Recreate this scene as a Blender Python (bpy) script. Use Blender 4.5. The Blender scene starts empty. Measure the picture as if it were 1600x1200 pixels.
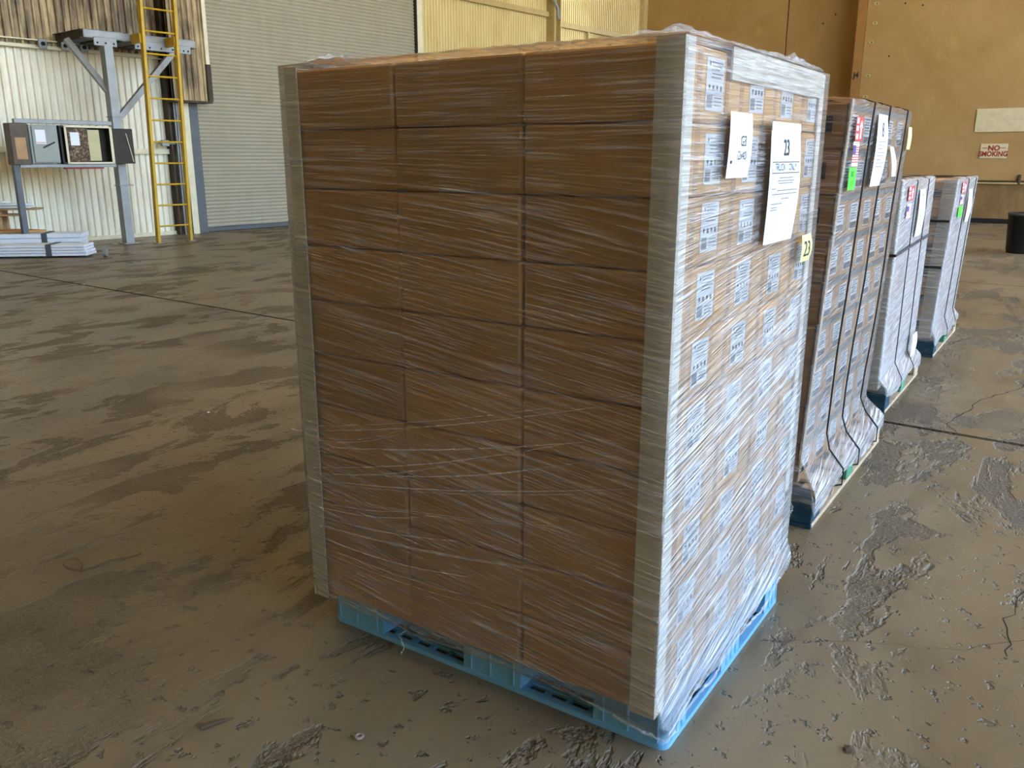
import bpy, math, random
from mathutils import Vector, Matrix, noise
random.seed(7)
R = math.radians
S = bpy.context.scene
COL = S.collection

# ------------------------------------------------------------------ camera, sky, sun, exposure
cam_d = bpy.data.cameras.new('camera'); cam = bpy.data.objects.new('camera', cam_d); COL.objects.link(cam)
cam_d.sensor_width = 36; cam_d.lens = 1327.2 / 1600 * 36; cam_d.clip_end = 500
cam.location = (0.7578, -1.8561, 1.5622); cam.rotation_euler = (R(90 - 14.96), 0, R(33.795))
S.camera = cam
world = bpy.data.worlds.new('sky'); S.world = world; world.use_nodes = True
wn = world.node_tree.nodes; wl = world.node_tree.links
sky = wn.new('ShaderNodeTexSky'); sky.sky_type = 'NISHITA'; sky.sun_disc = False
sky.sun_elevation = R(52); sky.sun_rotation = R(250); sky.dust_density = 4.0
wl.new(sky.outputs[0], wn['Background'].inputs[0]); wn['Background'].inputs[1].default_value = 0.32
sun_d = bpy.data.lights.new('sun', 'SUN'); sun_d.energy = 4.5; sun_d.angle = R(0.6); sun_d.color = (1, .95, .86)
sun = bpy.data.objects.new('sun', sun_d); COL.objects.link(sun)
sun.rotation_euler = (R(36), 0, R(-80))          # shines from over the left wall, out on to the yard
S.view_settings.view_transform = 'Standard'; S.view_settings.look = 'None'
S.view_settings.gamma = 1; S.view_settings.use_curve_mapping = False
S.view_settings.exposure = 2.75
S.cycles.max_bounces = 7; S.cycles.diffuse_bounces = 4; S.cycles.glossy_bounces = 3; S.cycles.transmission_bounces = 2; S.cycles.transparent_max_bounces = 10
S.cycles.caustics_reflective = False; S.cycles.caustics_refractive = False

# ------------------------------------------------------------------ material helpers
def rgb(h):
    def f(c):
        c /= 255
        return c / 12.92 if c <= .04045 else ((c + .055) / 1.055) ** 2.4
    return (f(h[0]), f(h[1]), f(h[2]), 1)
class NT:
    def __init__(s, name, blend=False):
        s.m = bpy.data.materials.new(name); s.m.use_nodes = True
        s.t = s.m.node_tree; s.n = s.t.nodes; s.b = s.n['Principled BSDF']; s.out = s.n['Material Output']
    def add(s, typ, ins=None, **kw):
        n = s.n.new('ShaderNode' + typ)
        for k, v in kw.items(): setattr(n, k, v)
        for k, v in (ins or {}).items(): s.set(n, k, v)
        return n
    def set(s, n, k, v):
        i = n.inputs[k]
        if isinstance(v, bpy.types.Node): s.t.links.new(v.outputs[0], i)
        elif isinstance(v, bpy.types.NodeSocket): s.t.links.new(v, i)
        else: i.default_value = v
    def coord(s, kind='Object', scale=(1, 1, 1), rnd=False, rot=(0, 0, 0)):
        if kind == 'Position': src = s.add('NewGeometry').outputs['Position']
        else: src = s.add('TexCoord').outputs[kind]
        mp = s.add('Mapping', {'Vector': src, 'Scale': scale, 'Rotation': rot})
        if rnd:
            oi = s.add('ObjectInfo')
            mu = s.add('Math', {0: oi.outputs['Random'], 1: 37.0}, operation='MULTIPLY')
            s.set(mp, 'Location', mu)
        return mp
    def noise(s, vec, scale, detail=4, rough=.55, dist=0):
        return s.add('TexNoise', {'Vector': vec, 'Scale': scale, 'Detail': detail, 'Roughness': rough, 'Distortion': dist})
    def ramp(s, fac, stops):
        r = s.add('ValToRGB', {'Fac': fac}); e = r.color_ramp.elements
        while len(e) < len(stops): e.new(.5)
        for i, (p, c) in enumerate(stops):
            e[i].position = p; e[i].color = c if len(c) == 4 else (*c, 1)
        return r
    def mix(s, fac, a, b, blend='MIX'):
        m = s.add('Mix', data_type='RGBA', blend_type=blend)
        s.set(m, 0, fac); s.set(m, 6, a); s.set(m, 7, b)
        return m.outputs[2]
    def math(s, op, a, b=0.0, clamp=False):
        return s.add('Math', {0: a, 1: b}, operation=op, use_clamp=clamp)
    def bump(s, h, strength, dist=.01, normal=None):
        b = s.add('Bump', {'Height': h, 'Strength': strength, 'Distance': dist})
        if normal: s.set(b, 'Normal', normal)
        return b
    def fin(s, col=None, rough=None, bump=None, metal=None, spec=None, **kw):
        if col is not None: s.set(s.b, 'Base Color', col)
        if rough is not None: s.set(s.b, 'Roughness', rough)
        if metal is not None: s.set(s.b, 'Metallic', metal)
        if spec is not None: s.set(s.b, 'Specular IOR Level', spec)
        if bump is not None: s.set(s.b, 'Normal', bump)
        return s.m
BLACK, WHITE = (0, 0, 0, 1), (1, 1, 1, 1)
M = {}
def plain(name, c, rough=.6, metal=0, var=.12, scale=6, bump=.08, spec=.4, rnd=True):
    """painted / moulded surface: one colour with slight mottling"""
    t = NT(name); c = rgb(c)
    n = t.noise(t.coord(rnd=rnd), scale, 5)
    lo = tuple(x * (1 - var) for x in c[:3]) + (1,); hi = tuple(min(1, x * (1 + var)) for x in c[:3]) + (1,)
    M[name] = t.fin(t.ramp(n, [(.3, lo), (.7, hi)]), rough, t.bump(n, bump, .004), metal, spec)
def cardboard(name, c, var=.14):
    t = NT(name); c = rgb(c)
    co = t.coord(rnd=True)
    n1 = t.noise(co, 3, 3); n2 = t.noise(t.coord(scale=(3, 3, 90), rnd=True), 3, 2)
    a = tuple(x * (1 - var) for x in c[:3]) + (1,); b = tuple(x * (1 + var) for x in c[:3]) + (1,)
    col = t.mix(.3, t.ramp(n1, [(.3, a), (.7, b)]), t.ramp(n2, [(.3, a), (.7, b)]))
    oi = t.add('ObjectInfo'); hs = t.add('HueSaturation', {'Color': col})
    v = t.add('MapRange', {'Value': oi.outputs['Random'], 'To Min': .88, 'To Max': 1.1}); t.set(hs, 'Value', v)
    M[name] = t.fin(hs, .75, t.bump(n2, .06, .002), spec=.25)
cardboard('cardboard', (216, 166, 100))
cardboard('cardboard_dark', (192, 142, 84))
cardboard('board_white', (240, 234, 218), .05)
cardboard('board_tan', (196, 172, 140), .08)
plain('paper', (244, 247, 250), .6, var=.02, bump=.02)
plain('sticker_label', (226, 230, 234), .5, var=.05, bump=.02)
plain('ink', (28, 28, 32), .6, var=.1)
plain('ink_grey', (120, 124, 130), .6, var=.1)
plain('ink_pale', (176, 180, 186), .6, var=.1)
plain('sticker_red', (214, 26, 34), .45, var=.04)
plain('sticker_green', (70, 235, 40), .5, var=.04)
plain('flag_blue', (44, 52, 140), .5, var=.05)
plain('note_yellow', (226, 226, 150), .6, var=.04)
plain('strap_black', (26, 25, 24), .45, var=.2)
plain('grey_band', (104, 104, 96), .6, var=.15)
plain('blue_plastic', (122, 184, 222), .42, var=.06, scale=9, bump=.05, spec=.5)
plain('black_plastic', (26, 27, 29), .4, var=.2)
plain('steel_grey', (150, 152, 150), .5, .3, var=.12)
plain('steel_bluegrey', (94, 98, 101), .5, .2, var=.12)
plain('panel_grey', (150, 156, 148), .5, .1, var=.08)
plain('panel_brown', (96, 84, 70), .6, .1, var=.2)
plain('panel_cream', (206, 196, 150), .55, 0, var=.08)
plain('panel_dark', (52, 48, 38), .6, .1, var=.25)
plain('cream_paint', (232, 224, 190), .5, 0, var=.08)
plain('ladder_yellow', (206, 166, 30), .45, 0, var=.12)
plain('panel_white_blue', (236, 243, 250), .4, 0, var=.05)
plain('red_paint', (150, 30, 30), .5, 0, var=.15)
plain('wood_plank', (184, 150, 108), .7, 0, var=.15)
plain('wood_pale', (196, 174, 142), .75, 0, var=.2, scale=14, bump=.3)
plain('tan_paint_light', (206, 192, 152), .6, 0, var=.1, scale=8)
plain('column_tan', (156, 112, 58), .6, 0, var=.15, scale=5)
plain('dark_gap', (24, 20, 16), .8, 0, var=.1)
plain('girt_tan', (190, 168, 112), .55, 0, var=.1)
plain('sign_red', (150, 30, 26), .6, 0, var=.1)
plain('asphalt', (196, 190, 178), .85, 0, var=.08, scale=2)
plain('ceiling_paint', (236, 210, 150), .8, 0, var=.1, scale=1)
plain('pebble', (150, 140, 126), .8, 0, var=.2)
plain('stick', (92, 74, 54), .8, 0, var=.2)

t = NT('clear_tape')
tr = t.add('BsdfTransparent', {'Color': (.96, .92, .84, 1)}); gl = t.add('BsdfPrincipled', {'Base Color': (.72, .62, .48, 1), 'Roughness': .12})
n = t.noise(t.coord(rnd=True, scale=(6, 6, 60)), 4, 3); t.set(gl, 'Normal', t.bump(n, .5, .003))
mx = t.add('MixShader', {0: .16, 1: tr, 2: gl}); t.t.links.new(mx.outputs[0], t.out.inputs[0]); M['clear_tape'] = t.m

def film_mat(name, base, streak_gain, tint=(.86, .87, .88, 1), rough=.16, gloss=.04):
    t = NT(name)
    uv = t.add('TexCoord').outputs['UV']
    co1 = t.add('Mapping', {'Vector': uv, 'Scale': (2.0, 85, 1)}); co2 = t.add('Mapping', {'Vector': uv, 'Scale': (6, 230, 1)})
    co3 = t.add('Mapping', {'Vector': uv, 'Scale': (3.0, 9, 1), 'Rotation': (0, 0, .25)})
    n1 = t.noise(co1, 1, 2, .6); n2 = t.noise(co2, 1, 1, .6); n3 = t.noise(co3, 1, 2, .6, .6)
    dens = t.add('Attribute', attribute_name='dens').outputs['Fac']
    s1 = t.ramp(n1, [(.50, BLACK), (.62, WHITE)]); s2 = t.ramp(n2, [(.50, BLACK), (.66, WHITE)]); s3 = t.ramp(n3, [(.35, BLACK), (.75, WHITE)])
    st = t.math('ADD', t.math('MULTIPLY', s1, .55), t.math('MULTIPLY', s2, .7))  # pale streaks: film creases, with their glints put into the opacity
    st = t.math('MULTIPLY', st, t.math('ADD', t.math('MULTIPLY', s3, .9), .25))
    gain = t.math('ADD', t.math('MULTIPLY', dens, streak_gain), streak_gain * .55)
    fac = t.math('ADD', t.math('MULTIPLY', st, gain), t.math('ADD', t.math('MULTIPLY', dens, base), .02), True)
    fac = t.math('MINIMUM', fac, .85)
    h = t.math('ADD', t.math('MULTIPLY', n1, 1.0), t.math('MULTIPLY', n2, .4))
    bm = t.bump(h, .8, .016)
    tr = t.add('BsdfTransparent', {'Color': (.97, .965, .955, 1)})
    pr = t.b; t.set(pr, 'Base Color', tint); t.set(pr, 'Roughness', rough + .12); t.set(pr, 'Normal', bm)
    gl = t.add('BsdfGlossy', {'Color': (1, 1, 1, 1), 'Roughness': rough, 'Normal': bm})
    m1 = t.add('MixShader', {0: fac, 1: tr, 2: pr})
    fr = t.add('Fresnel', {'IOR': 1.42, 'Normal': bm})
    fg = t.math('ADD', t.math('MULTIPLY', fr, .8), gloss * .25, True)
    m2 = t.add('MixShader', {0: fg, 1: m1, 2: gl})
    t.t.links.new(m2.outputs[0], t.out.inputs[0]); M[name] = t.m
film_mat('film', .17, .62)
film_mat('film_heavy', .50, .6)
t = NT('film_scrap')
tr = t.add('BsdfTransparent'); n = t.noise(t.coord(), 22, 4)
t.set(t.b, 'Base Color', (.9, .9, .88, 1)); t.set(t.b, 'Roughness', .2); t.set(t.b, 'Normal', t.bump(n, .6, .01))
mx = t.add('MixShader', {0: t.ramp(n, [(.3, (.08,) * 3), (.75, (.45,) * 3)]), 1: tr, 2: t.b}); t.t.links.new(mx.outputs[0], t.out.inputs[0]); M['film_scrap'] = t.m

# concrete floor: worn coating with peeled patches
t = NT('concrete')
p = t.coord('Position'); pst = t.coord('Position', (1.15, .5, 1), rot=(0, 0, R(25)))
big = t.noise(pst, .55, 5, .6, .6); mid = t.noise(pst, 2.0, 6, .66, .4); fine = t.noise(p, 55, 3, .65); grit = t.noise(p, 150, 2, .6)
base = t.mix(t.ramp(big, [(.36, BLACK), (.66, WHITE)]), rgb((114, 102, 78)), rgb((140, 126, 98)))
dark = t.ramp(mid, [(.515, BLACK), (.545, WHITE)])
reg = t.ramp(t.noise(p, .5, 3, .6), [(.38, BLACK), (.50, WHITE)])
peel = t.math('MULTIPLY', dark, reg)
col = t.mix(t.math('MULTIPLY', peel, .38), base, rgb((74, 62, 44)))
stain = t.ramp(t.noise(pst, 1.5, 6, .66, .4), [(.50, BLACK), (.62, WHITE)])
col = t.mix(t.math('MULTIPLY', stain, .5), col, rgb((80, 66, 45)))
spk = t.ramp(t.noise(p, 16, 3, .7), [(.60, BLACK), (.66, WHITE)])
col = t.mix(t.math('MULTIPLY', spk, .4), col, rgb((66, 55, 40)))
h = t.math('SUBTRACT', t.math('MULTIPLY', fine, t.math('ADD', t.math('MULTIPLY', peel, .9), .04)), t.math('MULTIPLY', peel, .9))
h = t.math('SUBTRACT', h, t.math('MULTIPLY', spk, .3))
b1 = t.bump(h, 1.0, .022); b2 = t.bump(grit, .10, .002, b1)
rg = t.math('ADD', t.math('MULTIPLY', peel, .25), t.math('ADD', t.math('MULTIPLY', big, .35), .22))
M['concrete'] = t.fin(col, rg, b2, spec=.45)
# corrugated sheet, cream with grime; upper sheet much dirtier
def sheet(name, c1, c2, grime, amount, lo=.45, hi=.7):
    t = NT(name)
    v = t.noise(t.coord('Position', (5, 5, .55)), 1.6, 6, .6); w = t.noise(t.coord('Position'), 1.4, 5, .6)
    col = t.mix(w, rgb(c1), rgb(c2))
    col = t.mix(t.math('MULTIPLY', t.ramp(t.math('ADD', t.math('MULTIPLY', v, .65), t.math('MULTIPLY', w, .35)), [(lo, BLACK), (hi, WHITE)]), amount), col, rgb(grime))
    M[name] = t.fin(col, .5, t.bump(w, .05, .01), .05, .45)
sheet('sheet_cream', (252, 248, 228), (240, 233, 206), (176, 146, 96), .4)
sheet('sheet_dirty', (222, 198, 146), (160, 130, 84), (84, 64, 40), .92, .38, .56)
sheet('sheet_yellow', (230, 212, 154), (218, 196, 130), (190, 160, 92), .4)
sheet('sheet_door', (178, 172, 150), (170, 163, 141), (160, 144, 112), .4)
# tan painted partition, scuffed near the floor
t = NT('tan_wall')
w = t.noise(t.coord('Position'), .9, 6, .6, .4); v = t.noise(t.coord('Position', (1, 1, .5)), 2.6, 6, .65)
col = t.mix(t.ramp(w, [(.35, BLACK), (.65, WHITE)]), rgb((176, 142, 90)), rgb((164, 129, 76)))
col = t.mix(t.math('MULTIPLY', t.ramp(v, [(.60, BLACK), (.72, WHITE)]), .35), col, rgb((196, 160, 98)))
sx = t.add('SeparateXYZ', {0: t.add('NewGeometry').outputs['Position']})
kick = t.math('MULTIPLY', t.ramp(t.math('ADD', sx.outputs['Z'], t.math('MULTIPLY', w, .15)), [(.98, WHITE), (1.0, BLACK)]), t.ramp(v, [(.30, (.35,) * 3), (.6, WHITE)]))
col = t.mix(t.math('MULTIPLY', kick, .7), col, rgb((96, 72, 44)))
M['tan_wall'] = t.fin(col, .55, t.bump(v, .04, .01), spec=.35)
# peeling rusty label field inside the breaker panel
t = NT('rust'); n = t.noise(t.coord(), 26, 6, .7)
M['rust'] = t.fin(t.ramp(n, [(.40, rgb((64, 46, 32))), (.56, rgb((120, 98, 74))), (.62, rgb((176, 166, 142)))]), .8, t.bump(n, .3, .005))
t = NT('rusty_column'); n = t.noise(t.coord('Position', (3, 3, 1)), 3, 6, .7)
M['rusty_column'] = t.fin(t.ramp(n, [(.35, rgb((40, 32, 24))), (.6, rgb((84, 66, 46)))]), .7, t.bump(n, .2, .01))
# blue-painted pallet timber, worn
t = NT('blue_wood'); n = t.noise(t.coord(rnd=True, scale=(1, 1, 2)), 9, 6, .7)
M['blue_wood'] = t.fin(t.ramp(n, [(.44, rgb((14, 56, 74))), (.58, rgb((20, 68, 86))), (.66, rgb((110, 86, 54)))]), .65, t.bump(n, .2, .004))
t = NT('green_wood'); n = t.noise(t.coord(rnd=True), 9, 6, .7)
M['green_wood'] = t.fin(t.ramp(n, [(.40, rgb((74, 140, 102))), (.58, rgb((92, 156, 118))), (.66, rgb((140, 120, 88)))]), .65)

# ------------------------------------------------------------------ mesh helpers
STUFF = {'print', 'rib', 'rule_line', 'text_line', 'frame_line', 'stripe', 'lettering'}      # fine joined marks, too small to pick apart
class MB:
    def __init__(s): s.v = []; s.f = []
    def _a(s, vs, fs):
        o = len(s.v); s.v += [Vector(x) for x in vs]; s.f += [tuple(i + o for i in f) for f in fs]; return s
    def box(s, a, b, m=None):
        x0, y0, z0 = (min(a[i], b[i]) for i in range(3)); x1, y1, z1 = (max(a[i], b[i]) for i in range(3))
        vs = [Vector(q) for q in ((x0, y0, z0), (x1, y0, z0), (x1, y1, z0), (x0, y1, z0), (x0, y0, z1), (x1, y0, z1), (x1, y1, z1), (x0, y1, z1))]
        if m: vs = [m @ q for q in vs]
        return s._a(vs, [(0, 3, 2, 1), (4, 5, 6, 7), (0, 1, 5, 4), (1, 2, 6, 5), (2, 3, 7, 6), (3, 0, 4, 7)])
    def cbox(s, a, b, c=.004, m=None):
        """box with chamfered edges"""
        lo = [min(a[i], b[i]) for i in range(3)]; hi = [max(a[i], b[i]) for i in range(3)]
        c = min(c, *[(hi[i] - lo[i]) * .45 for i in range(3)])
        vs = []; idx = {}
        for sx in (0, 1):
            for sy in (0, 1):
                for sz in (0, 1):
                    for ax in range(3):
                        p = []
                        for i, sg in enumerate((sx, sy, sz)):
                            e = hi[i] if sg else lo[i]
                            p.append(e if i == ax else (e - c if sg else e + c))
                        idx[sx, sy, sz, ax] = len(vs); vs.append(Vector(p))
        fs = []
        for ax in range(3):
            o1, o2 = [i for i in range(3) if i != ax]
            for sg in (0, 1):
                q = []
                for u, w in ((0, 0), (1, 0), (1, 1), (0, 1)):
                    k = [0] * 3; k[ax] = sg; k[o1] = u; k[o2] = w; q.append(idx[(*k, ax)])
                fs.append(tuple(q))
            for u in (0, 1):
                for w in (0, 1):
                    k0 = [0] * 3; k0[o1] = u; k0[o2] = w; k1 = list(k0); k1[ax] = 1
                    fs.append((idx[(*k0, o1)], idx[(*k1, o1)], idx[(*k1, o2)], idx[(*k0, o2)]))
        for sx in (0, 1):
            for sy in (0, 1):
                for sz in (0, 1): fs.append(tuple(idx[sx, sy, sz, a] for a in range(3)))
        if m: vs = [m @ q for q in vs]
        # orient outward
        ctr = sum(vs, Vector()) / len(vs); out = []
        for f in fs:
            a0, a1, a2 = vs[f[0]], vs[f[1]], vs[f[2]]
            nn = (a1 - a0).cross(a2 - a0)
            out.append(f if nn.dot((a0 + a2) / 2 - ctr) > 0 else f[::-1])
        return s._a(vs, out)
    def tube(s, pts, r, n=8, cap=True):
        pts = [Vector(p) for p in pts]; rings = []
        for i, p in enumerate(pts):
            d = (pts[min(i + 1, len(pts) - 1)] - pts[max(i - 1, 0)]).normalized()
            u = d.cross(Vector((0, 0, 1)) if abs(d.z) < .9 else Vector((1, 0, 0))).normalized(); w = d.cross(u)
            rr = r[i] if isinstance(r, (list, tuple)) else r
            rings.append([p + (u * math.cos(k * 2 * math.pi / n) + w * math.sin(k * 2 * math.pi / n)) * rr for k in range(n)])
        vs = [q for rg in rings for q in rg]; fs = []
        for i in range(len(pts) - 1):
            for k in range(n):
                a = i * n + k; b = i * n + (k + 1) % n
                fs.append((a, a + n, b + n, b))
        if cap: fs += [tuple(range(n)), tuple(reversed(range(len(vs) - n, len(vs))))]
        return s._a(vs, fs)
    def lathe(s, prof, n=40, c=(0, 0, 0)):
        vs = [(c[0] + r * math.cos(2 * math.pi * k / n), c[1] + r * math.sin(2 * math.pi * k / n), c[2] + z) for r, z in prof for k in range(n)]
        fs = [(i * n + k, i * n + (k + 1) % n, (i + 1) * n + (k + 1) % n, (i + 1) * n + k) for i in range(len(prof) - 1) for k in range(n)]
        return s._a(vs, fs)
    def prism(s, poly, a, b, axis='z', m=None):
        """polygon (2d) swept between a and b along an axis"""
        def P(u, v, w): return {'z': (u, v, w), 'x': (w, u, v), 'y': (u, w, v)}[axis]
        n = len(poly); vs = [Vector(P(u, v, a)) for u, v in poly] + [Vector(P(u, v, b)) for u, v in poly]
        if m: vs = [m @ q for q in vs]
        return s._a(vs, [tuple(range(n - 1, -1, -1)), tuple(range(n, 2 * n))] + [(i, (i + 1) % n, n + (i + 1) % n, n + i) for i in range(n)])
    def bar(s, p, q, w, h, up=(0, 0, 1)):
        """rectangular bar from p to q, w across, h along up"""
        p, q, up = Vector(p), Vector(q), Vector(up); d = (q - p); L = d.length; d.normalize()
        sd = d.cross(up).normalized(); u2 = sd.cross(d)
        m = Matrix((sd, d, u2)).transposed().to_4x4(); m.translation = p
        return s.box((-w / 2, 0, -h / 2), (w / 2, L, h / 2), m)
    def quad(s, a, b, c, d): return s._a([a, b, c, d], [(0, 1, 2, 3)])
    def mesh(s, name, mat, smooth=False):
        me = bpy.data.meshes.new(name); me.from_pydata([tuple(q) for q in s.v], [], s.f); me.validate(); me.update()
        if mat: me.materials.append(M[mat])
        if smooth: me.shade_smooth()
        return me
    def part(s, name, mat, parent, smooth=False, label=None):
        o = bpy.data.objects.new(name, s.mesh(name, mat, smooth)); COL.objects.link(o)
        if parent: o.parent = parent
        if label: o['label'] = label
        if name in STUFF: o['kind'] = 'stuff'
        return o
    def thing(s, name, mat, label, cat, group=None, smooth=False, kind=None):
        """top-level mesh, origin at the middle of its base"""
        lo = [min(q[i] for q in s.v) for i in range(3)]; hi = [max(q[i] for q in s.v) for i in range(3)]
        c = Vector(((lo[0] + hi[0]) / 2, (lo[1] + hi[1]) / 2, lo[2])); s.v = [q - c for q in s.v]
        o = s.part(name, mat, None, smooth); o.location = c; tag(o, label, cat, group, kind); return o
def tag(o, label=None, cat=None, group=None, kind=None):
    if label: o['label'] = label
    if cat: o['category'] = cat
    if group: o['group'] = group
    if kind: o['kind'] = kind
    return o
def empty(name, loc, rz=0, label=None, cat=None, group=None, kind=None):
    o = bpy.data.objects.new(name, None); COL.objects.link(o); o.location = loc; o.rotation_euler = (0, 0, rz); o.empty_display_size = .1
    return tag(o, label, cat, group, kind)
def link(name, me, parent, loc=(0, 0, 0), rot=(0, 0, 0)):
    o = bpy.data.objects.new(name, me); COL.objects.link(o); o.parent = parent; o.location = loc; o.rotation_euler = rot
    if name in STUFF: o['kind'] = 'stuff'
    return o
def text_mb(txt, size, ox, oy, basis, origin, sx=1.0, align='CENTER', bold=0):
    """lettering as flat mesh laid on a plane (basis: right, up, normal)"""
    cu = bpy.data.curves.new('lettering', 'FONT'); cu.body = txt; cu.size = size; cu.align_x = align; cu.align_y = 'CENTER'; cu.resolution_u = 3; cu.offset = bold
    ob = bpy.data.objects.new('lettering', cu); COL.objects.link(ob)
    dg = bpy.context.evaluated_depsgraph_get(); me = bpy.data.meshes.new_from_object(ob.evaluated_get(dg))
    mb = MB(); r, u, nn = (Vector(b) for b in basis); org = Vector(origin)
    mb._a([org + r * (ox + v.co.x * sx) + u * (oy + v.co.y) for v in me.vertices], [tuple(p.vertices) for p in me.polygons])
    bpy.data.objects.remove(ob); bpy.data.curves.remove(cu); bpy.data.meshes.remove(me)
    return mb
ORD = ['top', 'second', 'third', 'fourth', 'fifth', 'sixth', 'seventh', 'eighth', 'ninth', 'tenth']
def layer_name(i, n):
    return 'top layer' if i == 0 else 'bottom layer' if i == n - 1 else ORD[i] + ' layer down'

# ------------------------------------------------------------------ setting
HC = 12.5      # roof height; unseen roof blocks the sky, raised to let in more side light
# left-wall frame: local x = out of the wall, local y = along the wall to the right, origin at the roll-up door's left foot
WO = (-15.07, 9.81, 0); WR = -R(6)
def wall_empty(name, **kw): return empty(name, WO, WR, **kw)

fl = empty('floor', (0, 0, 0), kind='structure'); tag(fl, 'worn brown-grey concrete hall floor with peeled patches')
MB().box((-32, -16, -.30), (40, 60, -.03)).part('subfloor', 'dark_gap', fl)
def jl(x, k): return [-3.9, 3.52, 10.48, 17.4][k] - .052 * x if k else -3.9 - .052 * x
ys = [None, 0, 1, 2, 3, None]
for k in range(5):
    g = .022
    lo = (lambda x: -16) if k == 0 else (lambda x, k=k: jl(x, k - 1) + g)
    hi = (lambda x: 60) if k == 4 else (lambda x, k=k: jl(x, k) - g)
    for xa, xb in ((-32, -8.506), (-8.494, 9.0)):
        MB().prism([(xa, lo(xa)), (xb, lo(xb)), (xb, hi(xb)), (xa, hi(xa))], -.05, 0).part('slab', 'concrete', fl)
# cracks in the slab
def crack(pts, w=.006):
    mb = MB(); n = len(pts); L = []; Rr = []
    for i, q in enumerate(pts):
        a = Vector((*pts[max(i - 1, 0)], 0)); b = Vector((*pts[min(i + 1, n - 1)], 0)); d = (b - a).normalized(); sd = Vector((-d.y, d.x, 0))
        ww = w * random.uniform(.5, 1.2); c = Vector((*q, .0012)); L.append(c + sd * ww); Rr.append(c - sd * ww)
    mb._a(L + Rr, [(i, i + 1, n + i + 1, n + i) for i in range(n - 1)]); mb.part('crack', 'dark_gap', fl)
def jag(pts, n=6, amp=.03):
    out = []
    for a, b in zip(pts[:-1], pts[1:]):
        for k in range(n): f = k / n; out.append((a[0] + (b[0] - a[0]) * f + random.uniform(-amp, amp), a[1] + (b[1] - a[1]) * f + random.uniform(-amp, amp)))
    return out + [pts[-1]]
crack(jag([(.30, 3.50), (.23, 3.70), (.28, 4.09), (.35, 4.46), (.50, 4.80), (.62, 5.3)], 5, .018), .0035)
crack(jag([(.05, .70), (.30, .86), (.62, 1.02), (.95, 1.4)], 7, .012), .0010)
crack(jag([(.78, 1.75), (.72, 1.3), (.74, 1.05)], 6, .015), .0018)

MB().prism([(9.0, 60.5), (9.0, -16.3), (-32, -16.3), (-32, -60), (90, -60), (90, 90), (9, 90)], -.06, -.02).thing('yard_ground', 'asphalt', 'pale sunlit yard pavement outside the open side', 'pavement', kind='structure')
cl = MB().box((-32, -16, HC), (9.4, 60, HC + .3)); tag(cl.part('ceiling', 'ceiling_paint', None), kind='structure')
tag(MB().box((9.0, -16.3, 0), (9.3, -4.5, HC)).part('wall_right_light_block', 'sheet_yellow', None), kind='structure')  # unseen wall, added to keep side light off the plain carton faces
wf = empty('wall_front', (0, -16, 0), kind='structure')
for a, b in (((-32, -.3, 0), (9, 0, HC)),): MB().box(a, b).part('panel', 'sheet_yellow', wf)
tag(MB().box((-32, 60, 0), (9.0, 60.3, HC)).part('wall_far', 'tan_wall', None), kind='structure')

def corrugated(y0, y1, z0, z1, x, pitch=.13, depth=.03, flip=False):
    mb = MB(); prof = []; y = y0
    while y < y1:
        for f, xx in ((0, 0), (.45, 0), (.6, depth), (.85, depth)): prof.append((y + f * pitch, x + xx))
        y += pitch
    n = len(prof); vs = [(px, py, z0) for py, px in prof] + [(px, py, z1) for py, px in prof]
    mb._a(vs, [(i, i + 1, n + i + 1, n + i) for i in range(n - 1)]); return mb
wl_ = wall_empty('wall_left', kind='structure'); tag(wl_, 'corrugated metal side wall, cream below and dirt-streaked above')
corrugated(-26, -.62, 0.07, 3.5, 0).part('lower_sheeting', 'sheet_cream', wl_)
corrugated(-26, -.2, 3.5, HC, .05).part('upper_sheeting', 'sheet_dirty', wl_)
corrugated(6.62, 34, 0.05, HC, -.05, .11, .025).part('bright_sheeting', 'sheet_yellow', wl_)
MB().box((-.35, -26, 0), (-.06, 34, HC)).part('backing', 'sheet_cream', wl_)
MB().box((-.02, -26, 0), (.07, -.62, .075)).part('sill', 'cream_paint', wl_)
b = MB(); b.box((.03, -26, 3.43), (.16, .02, 3.45)); b.box((.03, -26, 3.56), (.16, .02, 3.58)); b.box((.03, -26, 3.43), (.05, .02, 3.58)); b.part('rail', 'cream_paint', wl_)
for y in (-2.86, -2.47, -2.13):
    c = MB().cbox((.14, y - .075, 3.43), (.175, y + .075, 3.60), .01).part('bracket', 'steel_grey', wl_)
    MB().tube([(.174, y, 3.515), (.20, y, 3.515)], .035, 10).part('bolt', 'dark_gap', c)
MB().box((.03, -26, 1.64), (.10, -3.7, 1.74)).part('girt', 'cream_paint', wl_)
MB().box((.03, -1.6, 1.62), (.10, -.44, 1.72)).part('girt', 'cream_paint', wl_)
MB().box((-.02, 6.7, 5.66), (.09, 12.05, 5.80)).part('girt', 'girt_tan', wl_)
MB().box((-.02, 12.45, 5.45), (.09, 24, 5.60)).part('girt', 'girt_tan', wl_)
MB().box((-.05, 6.50, 0), (.06, 6.72, HC)).part('trim_strip', 'cream_paint', wl_)
c = MB(); c.box((-.05, 12.08, 0), (.28, 12.12, HC)); c.box((-.05, 12.38, 0), (.28, 12.42, HC)); c.box((.10, 12.08, 0), (.13, 12.42, HC)); c.part('column', 'girt_tan', wl_)
MB().tube([(.3, 11.9, 6.2), (.3, 12.2, 5.9), (.3, 12.25, 5.6)], .05, 8).part('pipe', 'steel_grey', wl_)
MB().box((.02, 14.15, 4.2), (.07, 14.25, 5.45)).part('stud', 'girt_tan', wl_)
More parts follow.
